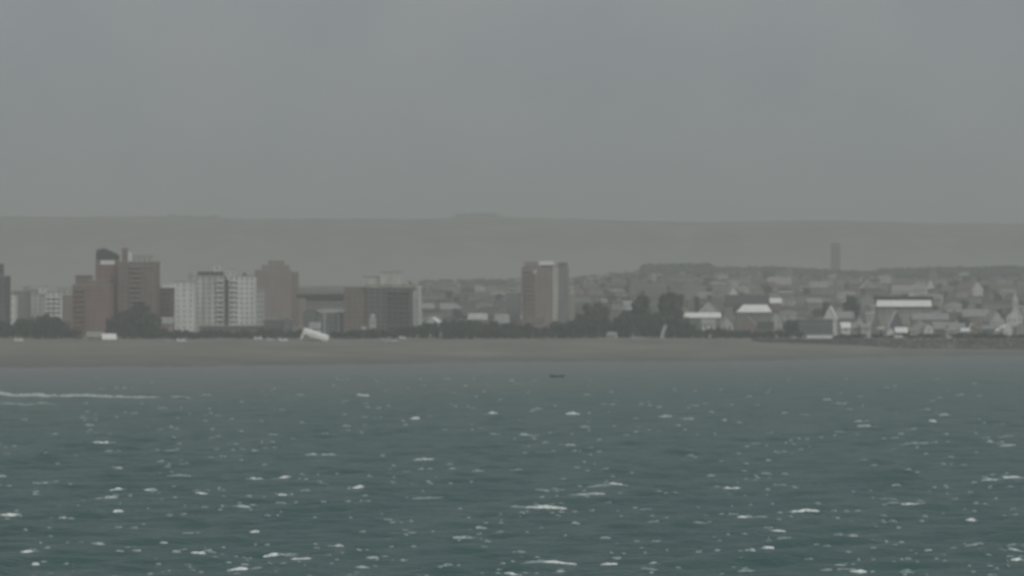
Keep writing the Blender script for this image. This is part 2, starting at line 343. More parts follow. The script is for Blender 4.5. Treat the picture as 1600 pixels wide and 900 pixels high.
def facade(mb, root, ox, oy, ux, uy, width, z0, z1, bays, floors, ww, wh, mat, first=1.0, skip=()):
    """a wall with real recessed openings; (ux,uy) runs along it, outward normal is (uy,-ux)"""
    nx, ny = uy, -ux; cw = width / bays; ch = (z1 - z0) / floors; D = .3
    ww = min(ww, cw * .8); wh = min(wh, ch * .75)
    P = lambda s, z, d=0: (ox + ux * s - nx * d, oy + uy * s - ny * d, z)
    for j in range(floors):
        for i in range(bays):
            a, b_, c, d = i * cw, (i + 1) * cw, z0 + j * ch, z0 + (j + 1) * ch
            if (i, j) in skip: mb.face([P(a, c), P(b_, c), P(b_, d), P(a, d)], mat); continue
            wa, wb = (a + b_ - ww) / 2, (a + b_ + ww) / 2; wc = c + (ch - wh) * .55; wd = wc + wh
            for q in ([P(a, c), P(b_, c), P(b_, wc), P(a, wc)], [P(a, wd), P(b_, wd), P(b_, d), P(a, d)],
                      [P(a, wc), P(wa, wc), P(wa, wd), P(a, wd)], [P(wb, wc), P(b_, wc), P(b_, wd), P(wb, wd)],
                      [P(wa, wc), P(wb, wc), P(wb, wc, D), P(wa, wc, D)], [P(wa, wd, D), P(wb, wd, D), P(wb, wd), P(wa, wd)],
                      [P(wa, wc), P(wa, wc, D), P(wa, wd, D), P(wa, wd)], [P(wb, wc, D), P(wb, wc), P(wb, wd), P(wb, wd, D)],
                      [P(wa, wc, D), P(wb, wc, D), P(wb, wd, D), P(wa, wd, D)]): mb.face(q, mat)
            x_, y_, z_ = P((wa + wb) / 2, (wc + wd) / 2, D - .08)
            place('window', wmesh(ww, wh), root, (x_, y_, z_), math.atan2(uy, ux))

def block(root, Y, pc, p0, p1, yt, yb=None, y0=0, depth=14, mat='pale', floors=None, bays=None, ww=1.5, wh=1.4, sides=True, part='wall', roof='concrete', parapet=.7, zbase=None, rmat=None, balc=None, back=True):
    """one box-like volume of a building given by the pixel columns/rows it fills"""
    s = Y / FPX; x0, x1 = (p0 - pc) * s, (p1 - pc) * s; gz = root.location.z
    z1 = Z(yt, Y) - gz; z0 = -1.5 if yb is None else Z(yb, Y) - gz
    mb = MB(); fl = floors if floors is not None else max(1, round((z1 - max(z0, 0)) / 3.0)); by = bays if bays is not None else max(1, round((x1 - x0) / 3.3))
    zc = max(z0, 0.0)
    if fl > 0 and by > 0:
        if z0 < 0: mb.box(x0, x1, y0, y0 + depth, z0, 0, mat)
        facade(mb, root, x0, y0, 1, 0, x1 - x0, zc, z1, by, fl, ww, wh, mat)
        if sides:
            sb = max(1, round(depth / 4.5))
            facade(mb, root, x1, y0, 0, 1, depth, zc, z1, sb, fl, ww * .8, wh, mat)
            facade(mb, root, x0, y0 + depth, 0, -1, depth, zc, z1, sb, fl, ww * .8, wh, mat)
        else:
            mb.face([(x1, y0, zc), (x1, y0 + depth, zc), (x1, y0 + depth, z1), (x1, y0, z1)], mat)
            mb.face([(x0, y0 + depth, zc), (x0, y0, zc), (x0, y0, z1), (x0, y0 + depth, z1)], mat)
        mb.face([(x1, y0 + depth, zc), (x0, y0 + depth, zc), (x0, y0 + depth, z1), (x1, y0 + depth, z1)], mat)
        mb.face([(x0, y0, z1), (x1, y0, z1), (x1, y0 + depth, z1), (x0, y0 + depth, z1)], mat)
    else:
        mb.box(x0, x1, y0, y0 + depth, z0, z1, mat)
    mb.build(part, root)
    if parapet:
        t = .25; r = MB(); rm = rmat or roof
        r.box(x0 - .15, x1 + .15, y0 - .15, y0 + t, z1 + .003, z1 + parapet, rm); r.box(x0 - .15, x1 + .15, y0 + depth - t, y0 + depth + .15, z1 + .003, z1 + parapet, rm)
        r.box(x0 - .15, x0 + t, y0 + t, y0 + depth - t, z1 + .003, z1 + parapet, rm); r.box(x1 - t, x1 + .15, y0 + t, y0 + depth - t, z1 + .003, z1 + parapet, rm)
        r.box(x0 + t, x1 - t, y0 + t, y0 + depth - t, z1 + .003, z1 + .12, roof)
        r.build('roof', root)
    if balc:
        ch = (z1 - zc) / fl
        for j in range(1, fl):
            m_ = MB(); zz_ = zc + j * ch
            a = x0 + (x1 - x0) * balc[0]; b_ = x0 + (x1 - x0) * balc[1]
            m_.box(a, b_, y0 - 1.2, y0 - .003, zz_ - .12, zz_ + .05, mat)
            m_.box(a, b_, y0 - 1.2, y0 - 1.1, zz_ + .053, zz_ + .95, balc[2])
            m_.box(a, a + .1, y0 - 1.1, y0 - .003, zz_ + .053, zz_ + .95, balc[2]); m_.box(b_ - .1, b_, y0 - 1.1, y0 - .003, zz_ + .053, zz_ + .95, balc[2])
            m_.build('balcony', root)
    return x0, x1, z1

def building(name, label, cat, px, Y, yaw=0, group=None):
    x = X(px, Y); gz = min(height(x, Y), height(x, Y + 12))
    return thing(name, label, cat, (x, Y, gz), R(yaw), group)

def tank(root, Y, pc, px, py, r=1.1, h=1.8, mat='concrete', y=5):
    s = Y / FPX; x = (px - pc) * s; z = Z(py, Y) - root.location.z
    m_ = MB(); m_.tube((x, y, z - h), (x, y, z), r, r, mat, 10); m_.tube((x, y, z), (x, y, z + .35), r, r * .3, mat, 10)
    for a in (-.7, .7):
        for c in (-.7, .7): m_.tube((x + a, y + c, z - h - 1.4), (x + a, y + c, z - h), .08, .08, 'metal', 4)
    m_.build('water_tank', root)
def mast(root, Y, pc, px, py, zb, y=5):
    s = Y / FPX; x = (px - pc) * s; z = Z(py, Y) - root.location.z
    m_ = MB(); m_.tube((x, y, zb), (x, y, z), .07, .04, 'metal', 4)
    for k in (.6, .75, .9): zz_ = zb + (z - zb) * k; m_.box(x - .5, x + .5, y - .02, y + .02, zz_, zz_ + .04, 'metal')
    m_.build('antenna', root)

# --- left edge
Y = 1890; r = building('apartment_building', 'dark building cut off by the left edge of the photo, behind dark trees', 'building', -12, Y)
block(r, Y, -12, -40, 9, 432, mat='dark', depth=18); _, _, z = block(r, Y, -12, -30, 1, 413, yb=432, y0=4, depth=8, mat='dark', part='roof_house', floors=1, bays=2)
Y = 2080; r = building('apartment_building', 'narrow building with a pale wall, second from the left edge', 'building', 17, Y)
block(r, Y, 17, 12, 23, 461, mat='white', depth=12, floors=5, bays=1); mast(r, Y, 17, 16, 452, 16)
Y = 2120; r = building('apartment_building', 'low grey block between two pale buildings at far left', 'building', 32, Y)
block(r, Y, 32, 22, 43, 456, mat='grey', depth=14)
Y = 2150; r = building('apartment_building', 'pale block behind the dark trees at left with a small roof room', 'building', 55, Y)
block(r, Y, 55, 43, 67, 460, mat='pale', depth=14); block(r, Y, 55, 60, 71, 449, yb=459, y0=3, depth=5, mat='white', part='roof_house', floors=1, bays=1)
Y = 2100; r = building('apartment_building', 'whitish block left of the brick building with flat roof', 'building', 84, Y)
block(r, Y, 84, 71, 97, 458, mat='white', depth=14, balc=(.1, .9, 'white'))
block(r, Y, 84, 84, 108, 451, yb=None, y0=15, depth=6, mat='pale', part='stair_tower', floors=6, bays=3)
Y = 2010; r = building('apartment_building', 'slim pinkish building touching the left side of the brick building', 'building', 105, Y)
block(r, Y, 105, 97, 113, 462, mat='pink', depth=12, bays=2)

# --- brick pair
Y = 1905; r = building('brick_building', 'reddish brick building with stepped roof left of the tallest brick tower', 'building', 140, Y)
block(r, Y, 140, 113, 172, 446, mat='brick', depth=17, balc=(.05, .35, 'brick'), ww=1.6)
block(r, Y, 140, 116, 140, 432, yb=445, y0=5, depth=9, mat='brown', part='roof_house', floors=1, bays=2, roof='roofdark')
block(r, Y, 140, 136, 166, 439, yb=445, y0=3, depth=9, mat='brick', part='roof_house', floors=1, bays=3)
Y = 1950; r = building('brick_tower', 'tallest brick tower with dark gabled roof house and white band', 'building', 165, Y)
block(r, Y, 165, 149, 184, 413, mat='brick', depth=16, floors=13)
s = Y / FPX; gz = r.location.z
m_ = MB(); m_.box((149.5-165)*s, (183-165)*s, 1, 11, Z(413, Y)-gz+.7, Z(405, Y)-gz, 'brown'); m_.build('roof_house', r)
m_ = MB(); m_.box((157-165)*s, (179-165)*s, -.4, .98, Z(413.5, Y)-gz+.01, Z(407, Y)-gz, 'roofwhite'); m_.build('sign_band', r)
m_ = MB(); za, zb_, zc_ = Z(405, Y)-gz, Z(398, Y)-gz, Z(392, Y)-gz; pts = [(-15.5, za), (18, za), (18, zb_), (8, Z(393, Y)-gz), (-3, Z(388, Y)-gz), (-14, Z(390, Y)-gz), (-15.5, zb_)]
f_ = [(a*s, .6, z_) for a, z_ in pts]; b__ = [(a*s, 11.4, z_) for a, z_ in pts]
m_.face(f_, 'roofdark'); m_.face(b__[::-1], 'roofdark')
for i in range(len(pts)): j = (i+1) % len(pts); m_.face([f_[j], f_[i], b__[i], b__[j]], 'roofdark')
m_.build('roof', r); m_ = MB(); m_.tube((-3*s, 6, Z(389, Y)-gz), (-3*s, 6, Z(380, Y)-gz), .1, .05, 'metal', 4); m_.build('antenna', r)
Y = 1935; r = building('brick_building', 'broad red-brown brick slab joined to the right of the tallest tower', 'building', 214, Y)
block(r, Y, 214, 184, 245, 410, mat='brown', depth=16, ww=1.5, balc=(.30, .62, 'pink'), rmat='pink')
block(r, Y, 214, 189, 197, 388, yb=409, y0=4, depth=4, mat='brown', part='chimney', floors=0, bays=0, parapet=.2)
block(r, Y, 214, 199, 205, 393, yb=409, y0=3, depth=3, mat='white', part='lift_shaft', floors=0, bays=0, parapet=.2)
block(r, Y, 214, 205, 236, 401, yb=409, y0=4, depth=7, mat='pale', part='roof_house', floors=1, bays=4)

# --- white group
Y = 1960; r = building('apartment_building', 'brownish block with overhanging white roof slab right of the brick buildings', 'building', 258, Y)
block(r, Y, 258, 246, 272, 450, mat='brown', depth=14, parapet=0, balc=(.1, .8, 'brown'))
s = Y/FPX; gz = r.location.z; m_ = MB(); m_.box(-6*s, 17*s, -1.2, 15, Z(449.9, Y)-gz, Z(444, Y)-gz, 'roofwhite'); m_.build('roof', r)
Y = 1925; r = building('apartment_tower', 'narrow whitish slab with thin roof upstand left of the big pale apartment block', 'building', 287, Y)
block(r, Y, 287, 273, 303, 441, mat='white', depth=15, floors=10, bays=3, ww=.9); block(r, Y, 287, 291, 299, 428, yb=440, y0=4, depth=4, mat='pale', part='lift_shaft', floors=1, bays=1, parapet=.3)
Y = 1935; r = building('apartment_tower', 'big pale apartment block split by a dark vertical recess, white rooftop rooms', 'building', 352, Y)
block(r, Y, 352, 304, 350, 432, mat='pale', depth=16, balc=(.76, .98, 'white'), ww=1.3)
block(r, Y, 352, 350, 357.5, 438, y0=2.5, depth=12, mat='dark', part='recess_wall', floors=11, bays=1, ww=1.0, sides=False)
block(r, Y, 352, 357.5, 398, 432, mat='white', depth=16, balc=(.05, .3, 'white'), ww=1.3)
block(r, Y, 352, 308, 346, 425, yb=431, y0=2, depth=11, mat='roofdark', part='roof_house', floors=1, bays=5, roof='roofdark', parapet=.2)
block(r, Y, 352, 333, 343, 414, yb=424, y0=4, depth=5, mat='white', part='lift_shaft', floors=1, bays=1, parapet=.2)
block(r, Y, 352, 353, 366, 422, yb=431, y0=3, depth=6, mat='white', part='roof_house', floors=1, bays=2, parapet=.3)
tank(r, Y, 352, 381, 427, mat='roofdark')
Y = 1950; r = building('apartment_building', 'lower pale block stepping down at the right of the split apartment block', 'building', 405, Y)
block(r, Y, 405, 399, 411, 452, mat='pale', depth=13, bays=2)
Y = 1925; r = building('shop_row', 'low dark-fronted row at the foot of the pale apartment block', 'building', 352, Y - 14)
block(r, Y-14, 352, 312, 410, 510, mat='dark', depth=9, floors=1, bays=12, ww=2.0, wh=2.2, roof='concrete')

# --- pinkish round-topped tower
Y = 2260; r = building('apartment_tower', 'dusty pink tower with stepped rounded top behind the pale block', 'building', 433, Y, 6)
block(r, Y, 433, 399, 455, 423, mat='pink', depth=17, ww=1.4)
block(r, Y, 433, 455, 467, 426, y0=2, depth=14, mat='brown', part='side_wing', bays=1, ww=1.2)
block(r, Y, 433, 410, 452, 415, yb=422, y0=2, depth=12, mat='pink', part='roof_house', floors=1, bays=5, parapet=.4)
block(r, Y, 433, 420, 445, 408, yb=414, y0=3, depth=9, mat='pink', part='roof_house', floors=1, bays=3, parapet=.4)
Y = 2230; r = building('apartment_building', 'small brown block at the right foot of the dusty pink tower', 'building', 476, Y)
block(r, Y, 476, 468, 486, 470, mat='pink', depth=12)

# --- grey mid-rise with dark roof line
Y = 1965; r = building('apartment_building', 'grey mid-rise with long dark roof line left of the dark square block', 'building', 505, Y)
block(r, Y, 505, 478, 541, 466, mat='grey', depth=14, parapet=0, ww=2.0)
s = Y/FPX; gz = r.location.z; m_ = MB(); m_.box(-42*s, 37*s, -1.5, 15, Z(465.9, Y)-gz, Z(459.5, Y)-gz, 'roofdark'); m_.build('roof', r)
m_ = MB(); m_.box(-9*s, 37*s, -1.6, -.003, Z(487, Y)-gz, Z(483.5, Y)-gz, 'pale'); m_.build('canopy', r)
Y = 1915; r = building('office_building', 'narrow slate coloured block with arched top in front of the grey mid-rise', 'building', 484, Y)
block(r, Y, 484, 474, 495, 488, mat='slate', depth=10, bays=2, parapet=0)
s = Y/FPX; gz = r.location.z; m_ = MB(); pr = [(-10.5*s + 21*s*k/8, Z(488, Y)-gz + 1.9*math.sin(math.pi*k/8)) for k in range(9)]
for k in range(8): m_.face([(pr[k][0], 0, pr[k][1]), (pr[k+1][0], 0, pr[k+1][1]), (pr[k+1][0], 10, pr[k+1][1]), (pr[k][0], 10, pr[k][1])], 'roofdark')
m_.face([(a, 0, z_) for a, z_ in pr][::-1], 'slate'); m_.face([(a, 10, z_) for a, z_ in pr], 'slate'); m_.build('roof', r)
Y = 1910; r = building('office_building', 'slate grey three storey building with pale columns beside the dark block', 'building', 520, Y)
block(r, Y, 520, 500, 540, 489, mat='slate', depth=12, ww=2.2, rmat='pale')
s = Y/FPX
for a in (-14, 8): m_ = MB(); m_.box(a*s, (a+2.5)*s, -.5, -.003, 0, Z(490, Y)-r.location.z, 'pale'); m_.build('column', r)
Y = 1900; r = building('bar_building', 'low building with pale roof clutter below the dusty pink tower', 'building', 430, Y)
block(r, Y, 430, 412, 455, 500, mat='dark', depth=9, floors=2, bays=6, rmat='cream'); 
block(r, Y, 430, 414, 428, 494, yb=499, y0=2, depth=5, mat='pale', part='roof_house', floors=1, bays=2, parapet=.2); block(r, Y, 430, 433, 442, 494, yb=499, y0=2, depth=5, mat='cream', part='roof_house', floors=1, bays=1, parapet=.2)
block(r, Y, 430, 443, 454, 498, yb=None, y0=-2, depth=1.9, mat='slate', part='porch', floors=1, bays=1, parapet=.2)

# --- dark square block: front shade put into the wall colour, pale right side
Y = 1900; r = building('apartment_building', 'dark square block with shaded front, pale top storey and pale right side', 'building', 592, Y, 0)
block(r, Y, 592, 537, 572, 450, y0=1.2, mat='brown', depth=16, part='left_wing', ww=1.9)
block(r, Y, 592, 572, 645, 450, mat='dark', depth=18, ww=2.0, balc=(.45, .95, 'dark'), roof='concrete', parapet=0)
block(r, Y, 592, 645.1, 658, 449, y0=1, mat='pale', depth=17, part='side_wing', bays=1, ww=1.0, floors=9, rmat='white')
s = Y/FPX; gz = r.location.z; m_ = MB(); m_.box(-22*s, 58*s, -.5, 18, Z(449.9, Y)-gz, Z(444.5, Y)-gz, 'cream'); m_.build('roof', r)
block(r, Y, 592, 565, 594, 433, yb=444, y0=5, depth=9, mat='pale', part='roof_house', floors=0, bays=0)
block(r, Y, 592, 592.5, 626, 426, yb=444, y0=3, depth=9, mat='pale', part='roof_house', floors=0, bays=0)
Y = 1885; r = building('kiosk', 'slim whitish kiosk tower at the foot of the dark square block', 'kiosk', 582, Y)
block(r, Y, 582, 577, 587.5, 497, mat='pale', depth=4, floors=2, bays=1, ww=1.2); block(r, Y, 582, 579.5, 585.5, 491, yb=496, y0=.8, depth=2.2, mat='white', part='roof_house', floors=0, bays=0, parapet=.2)
Y = 1870; r = building('kiosk', 'tiny white hut standing left of the slim kiosk tower', 'kiosk', 568, Y)
block(r, Y, 568, 564.5, 572, 511, mat='white', depth=3, floors=1, bays=1, ww=1.2)

# --- central tower
Y = 2080; r = building('apartment_tower', 'lone pinkish tower at centre with bright white roof slab at its top right', 'building', 843, Y, 0)
block(r, Y, 843, 815, 864, 417, mat='pink', depth=15, floors=14, parapet=0, ww=1.5, balc=(.08, .42, 'pink'))
block(r, Y, 843, 864.1, 872, 416, y0=1, mat='pale', depth=13, part='stair_tower', bays=1, ww=.8, floors=14)
block(r, Y, 843, 872.1, 889, 420, y0=3, mat='grey', depth=11, part='side_wing', bays=2, floors=13)
s = Y/FPX; gz = r.location.z
m_ = MB(); m_.box(-24*s, -1.1*s, -.3, 12, Z(416.9, Y)-gz, Z(409, Y)-gz, 'pink'); m_.build('roof_house', r)
m_ = MB(); m_.box(-1*s, 22*s, -.8, 10, Z(414.5, Y)-gz, Z(408, Y)-gz, 'roofwhite'); m_.build('roof', r)
m_ = MB(); m_.box(1*s, 20*s, .3, 9, Z(416.9, Y)-gz, Z(414.6, Y)-gz, 'dark'); m_.build('machine_room', r)
m_ = MB(); m_.box(-11*s, -5*s, -1.0, -.003, Z(427, Y)-gz, Z(421.5, Y)-gz, 'white'); m_.build('balcony', r)
m_ = MB(); m_.box(29*s, 44*s, 4, 9, Z(418.3, Y)-gz, Z(410, Y)-gz, 'brown'); m_.build('roof_house', r)
Y = 2120; r = building('apartment_building', 'grey lower block against the left side of the central tower', 'building', 802, Y)
block(r, Y, 802, 790, 814, 458, mat='grey', depth=13, ww=1.8, rmat='pale')
Y = 2110; r = building('apartment_building', 'pale narrow block just right of the central tower', 'building', 892, Y)
block(r, Y, 892, 886, 899, 462, mat='cream', depth=12, ww=1.1, bays=2); block(r, Y, 892, 886, 896, 446, yb=461, y0=3, depth=5, mat='pale', part='roof_house', floors=1, bays=1)

# --- far red mast tower on the right skyline
Y = 4300; r = building('apartment_tower', 'lone faint tower rising above the far slope at right', 'tower', 1306, Y)
block(r, Y, 1306, 1300, 1313, 380, mat='brown', depth=12, floors=16, bays=3)
Y = 4350; r = building('apartment_building', 'wide faint block at the left foot of the lone far tower', 'building', 1283, Y)
block(r, Y, 1283, 1252, 1299, 421, mat='cream', depth=12, floors=4, bays=9)

# ------------------------------------------------------------------ gabled and sheet-roofed houses
def house(name, label, cat, px0, px1, yeave, yridge, Y, wall='pale', roof='roofwhite', axis='x', depth=9, yb=None, door=True, over=.5, chim=False, group=None, yaw=0, roof2=None, nwin=None):
    pc = (px0 + px1) / 2
    while Y >= 1960 and Z(yeave, Y) - height(X(pc, Y), Y) > 6.5 and Y < 4000: Y += 20   # stand it on the slope, not on stilts
    x = X(pc, Y); gz = height(x, Y)
    r = thing(name, label, cat, (x, Y, gz), R(yaw), group); s = Y / FPX
    hw = (px1 - px0) * s / 2; ze = Z(yeave, Y) - gz; zr = Z(yridge, Y) - gz; fl = max(1, int(ze / 2.9)) if ze > 1.5 else 1
    mb = MB(); base = gz - height(x, Y) + 2.5
    mb.box(-hw, hw, 0, depth, -base, 0, wall)
    w_ = hw * 2; bays = nwin or max(1, int(w_ / 3))
    facade(mb, r, -hw, 0, 1, 0, w_, 0, ze, bays, fl, 1.3, 1.2, wall, skip=((bays // 2, 0),) if door else ())
    mb.face([(hw, 0, 0), (hw, depth, 0), (hw, depth, ze), (hw, 0, ze)], wall); mb.face([(-hw, depth, 0), (-hw, 0, 0), (-hw, 0, ze), (-hw, depth, ze)], wall)
    mb.face([(hw, depth, 0), (-hw, depth, 0), (-hw, depth, ze), (hw, depth, ze)], wall)
    if axis == 'x':
        for a in (-hw, hw): mb.face([(a, 0, ze), (a, depth, ze), (a, depth/2, zr)], wall)
    else:
        for a in (0, depth): mb.face([(-hw, a, ze), (hw, a, ze), (0, a, zr)], wall)
    mb.build('wall', r)
    rf = MB(); t = .22; o_ = over
    def slope(a, b_, c, d, mt):
        up = Vector((0, 0, t)); P_ = [Vector(q) for q in (a, b_, c, d)]; Q = [q + up for q in P_]; e = Vector((0, 0, .004))
        P_ = [q + e for q in P_]
        rf.face(Q, mt); rf.face(P_[::-1], mt)
        for i in range(4): j = (i + 1) % 4; rf.face([P_[i], P_[j], Q[j], Q[i]], mt)
    if axis == 'x':
        k = (zr - ze) / (depth / 2) * o_
        slope((-hw-o_, -o_, ze-k), (hw+o_, -o_, ze-k), (hw+o_, depth/2, zr), (-hw-o_, depth/2, zr), roof)
        slope((hw+o_, depth+o_, ze-k), (-hw-o_, depth+o_, ze-k), (-hw-o_, depth/2, zr), (hw+o_, depth/2, zr), roof2 or roof)
    else:
        k = (zr - ze) / hw * o_
        slope((-hw-o_, depth+o_, ze-k), (-hw-o_, -o_, ze-k), (0, -o_, zr), (0, depth+o_, zr), roof)
        slope((hw+o_, -o_, ze-k), (hw+o_, depth+o_, ze-k), (0, depth+o_, zr), (0, -o_, zr), roof2 or roof)
    rf.build('roof', r)
    if door and ze > 2:
        d = MB(); dx = 0 if bays % 2 else w_ / bays / 2; d.box(dx-.45, dx+.45, -.06, -.003, 0, min(2.1, ze*.8), 'dark'); d.build('door', r)
    if chim:
        d = MB(); d.box(hw*.4, hw*.4+.7, depth/2-.35, depth/2+.35, zr-.9, zr+1.1, wall); d.build('chimney', r)
    return r

H = house
# low buildings right of the dark block
H('house', 'whitish roofed house just right of the dark square block', 'house', 660, 678, 482, 474, 2160, 'cream', 'roofgrey')
H('house', 'house with pinkish pale roof above the shoreline trees, left of centre', 'house', 688, 714, 483, 474, 2180, 'grey', 'roofgrey')
H('house', 'small house with bright white gable end among dark trees', 'house', 665, 683, 503, 496, 1905, 'white', 'roofwhite', axis='y', yaw=-18, depth=8)
H('house', 'house with cream roof above the dark trees, below left of the central tower', 'house', 732, 761, 499, 490, 1990, 'cream', 'pale', depth=12)
H('house', 'grey-roofed house between the cream roof and the central tower', 'house', 774, 795, 504, 491, 2010, 'grey', 'roofgrey', depth=12)
H('house', 'low white-roofed house at the foot of the central tower', 'house', 806, 827, 498, 492, 2000, 'grey', 'roofwhite', depth=9)
H('house', 'house with reddish tile roof half hidden by trees at the tower foot', 'house', 828, 850, 504, 497, 1995, 'pink', 'roofred')
# front row right of centre, among trees
H('house', 'narrow pale gabled house in a gap of the dark trees right of the tower', 'house', 911, 925, 499, 490, 1960, 'pale', 'roofgrey', axis='y', yaw=15, depth=8)
H('house', 'small dim house behind the tree gap right of the tower', 'house', 931, 945, 509, 500, 1900, 'grey', 'roofgrey', axis='y', depth=7)
H('hut', 'little whitish beach hut at the foot of the trees right of the tower', 'hut', 948, 961, 524, 519, 1845, 'pale', 'roofgrey', depth=5, yaw=-20)
H('house', 'white house corner showing left of the smaller round tree', 'house', 976, 992, 478, 470, 2150, 'white', 'roofgrey', yaw=20)
H('hut', 'pale hut under the trees between the two round trees', 'hut', 1000, 1014, 515, 508, 1880, 'pale', 'roofgrey', axis='y', depth=5)
r = building('shore_sign', 'white upright curved board on the shore below the big round tree', 'sign', 1038, 1842)
m_ = MB(); s = 1842/FPX
for i in range(7):
    a0, a1 = i/7, (i+1)/7; cx0 = (-3.4 + 6.0*a0**2)*s; cx1 = (-3.4 + 6.0*a1**2)*s; z0_, z1_ = a0*7.6, a1*7.6
    ww_ = 1.0
    for (p_, q_) in (((cx0-ww_, -.2, z0_), (cx0+ww_, -.2, z0_)),):
        F = [(cx0-ww_, -.2, z0_), (cx0+ww_, -.2, z0_), (cx1+ww_, -.2, z1_), (cx1-ww_, -.2, z1_)]; B = [(a, .2, z_) for a, _, z_ in F]
        m_.face(F, 'pale'); m_.face(B[::-1], 'pale'); m_.face([F[1], B[1], B[2], F[2]], 'pale'); m_.face([B[0], F[0], F[3], B[3]], 'pale')
        if i == 6: m_.face([F[3], F[2], B[2], B[3]], 'roofwhite')
m_.build('board', r)
m_ = MB(); m_.tube((.4, .5, 0), (.8, .5, 7), .15, .12, 'metal', 6); m_.build('post', r)

# long white roof + cross gable
Y = 1900
H('boat_club', 'low hall with long bright white roof and cream cross gable beside the big round tree', 'building', 1064, 1126, 496, 489, Y, 'grey', 'roofwhite', depth=11)
H('house', 'cream gabled house rising behind the long bright white roof', 'house', 1093, 1124, 487, 473, 1925, 'pale', 'roofwhite', axis='y', depth=10)
H('house', 'pale house behind the chimney, above the left end of the white roof', 'house', 1068, 1086, 470, 459, 2250, 'cream', 'roofgrey', axis='y')
r = building('chimney_stack', 'short dark chimney stack above the long bright white roof', 'chimney', 1089, 1932)
m_ = MB(); m_.box(-1.3, 1.3, -1.2, 1.2, 0, Z(465, 1932)-r.location.z, 'roofdark'); m_.build('stack', r); m_ = MB(); m_.box(-1.6, 1.6, -1.5, 1.5, Z(465, 1932)-r.location.z+.003, Z(464, 1932)-r.location.z+.3, 'dark'); m_.build('cap', r)
H('house', 'small pale box-like house below the cream gable', 'house', 1097, 1117, 506, 499, 1870, 'white', 'roofgrey', depth=7, door=False)
H('house', 'narrow pale house with steep gable right of the long white roof', 'house', 1126, 1146, 506, 495, 1868, 'pale', 'roofgrey', axis='y', depth=8, yaw=12)
# dark-roofed mansion with white front
H('house', 'wide house with low dark roof above a bright white front strip', 'house', 1134, 1202, 478, 461, 1990, 'pink', 'roofdark', depth=16)
Y = 1965; r = building('shop_building', 'flat building with bright white front strip below the wide dark roof', 'building', 1180, Y)
s = Y/FPX; block(r, Y, 1180, 1150, 1206, 488, mat='grey', depth=10, floors=2, bays=8, parapet=0)
gz = r.location.z; m_ = MB(); m_.face([(-29*s, -1, Z(487.9, Y)-gz), (26*s, -1, Z(487.9, Y)-gz), (20*s, 5, Z(476, Y)-gz), (-18*s, 5, Z(476, Y)-gz)], 'roofwhite')
m_.face([(26*s, -1, Z(487.9, Y)-gz), (26*s, 10, Z(487.9, Y)-gz), (20*s, 5, Z(476, Y)-gz)], 'roofwhite'); m_.face([(-29*s, 10, Z(487.9, Y)-gz), (-29*s, -1, Z(487.9, Y)-gz), (-18*s, 5, Z(476, Y)-gz)], 'roofwhite')
m_.face([(26*s, 10, Z(487.9, Y)-gz), (-29*s, 10, Z(487.9, Y)-gz), (-18*s, 5, Z(476, Y)-gz), (20*s, 5, Z(476, Y)-gz)], 'roofwhite'); m_.build('roof', r)
H('house', 'small house with white roof strip right of the wide dark roof', 'house', 1198, 1221, 473, 466, 2110, 'brown', 'roofwhite')
H('house', 'pale steep gabled house above the left end of the wide dark roof', 'house', 1136, 1156, 462, 448, 2300, 'white', 'roofgrey', axis='y', yaw=25)
H('house', 'pinkish gabled house below the bright front strip', 'house', 1155, 1180, 508, 495, 1880, 'pink', 'roofgrey', axis='y', depth=9, yaw=-10)
H('house', 'pale hip of a house at right of the bright front strip', 'house', 1204, 1222, 500, 488, 1900, 'pale', 'roofgrey', axis='y', depth=8)
H('house', 'dim grey house below the bright front strip near the shore', 'house', 1186, 1208, 512, 503, 1872, 'grey', 'roofdark')
# middle right
H('house', 'pale-roofed house on the slope left of the lone far tower', 'house', 1266, 1293, 449, 441, 2500, 'grey', 'roofgrey')
H('house', 'house with pale flat strip roof below the one left of the far tower', 'house', 1262, 1284, 473, 466, 2250, 'pink', 'roofgrey')
H('house', 'house with pale roof high on the slope above the wide dark roof', 'house', 1200, 1236, 444, 433, 2700, 'pink', 'roofgrey')
H('house', 'bluish house with white steep gable facing the water', 'house', 1286, 1306, 498, 479, 1930, 'white', 'roofwhite', axis='y', yaw=-14, depth=9)
H('house', 'low house with whitish roof right of the steep white gable', 'house', 1304, 1334, 497, 487, 1935, 'grey', 'roofgrey', depth=9)
Y = 1880; r = building('warehouse', 'dark low warehouse on the shore at right with pale base strip', 'building', 1275, Y)
block(r, Y, 1275, 1248, 1301, 500, mat='slate', depth=14, floors=2, bays=7, ww=2.2, roof='roofdark', rmat='grey')
r = building('sea_wall', 'straight whitish low wall in front of the dark warehouse', 'wall', 1281, 1842); m_ = MB(); m_.box(-7.4, 7.4, 0, .6, -1, 2.0, 'white'); m_.build('wall', r)
H('house', 'tall cream house left of the long white-banded hall', 'house', 1346, 1368, 470, 458, 2120, 'cream', 'roofgrey', axis='y')
H('house', 'pale house on the slope above the cream house at right', 'house', 1346, 1368, 449, 437, 2500, 'cream', 'roofwhite', axis='y')
H('house', 'pale rounded house low between the warehouse and the dark gables', 'house', 1334, 1354, 508, 494, 1895, 'pale', 'roofgrey', axis='y', depth=8)
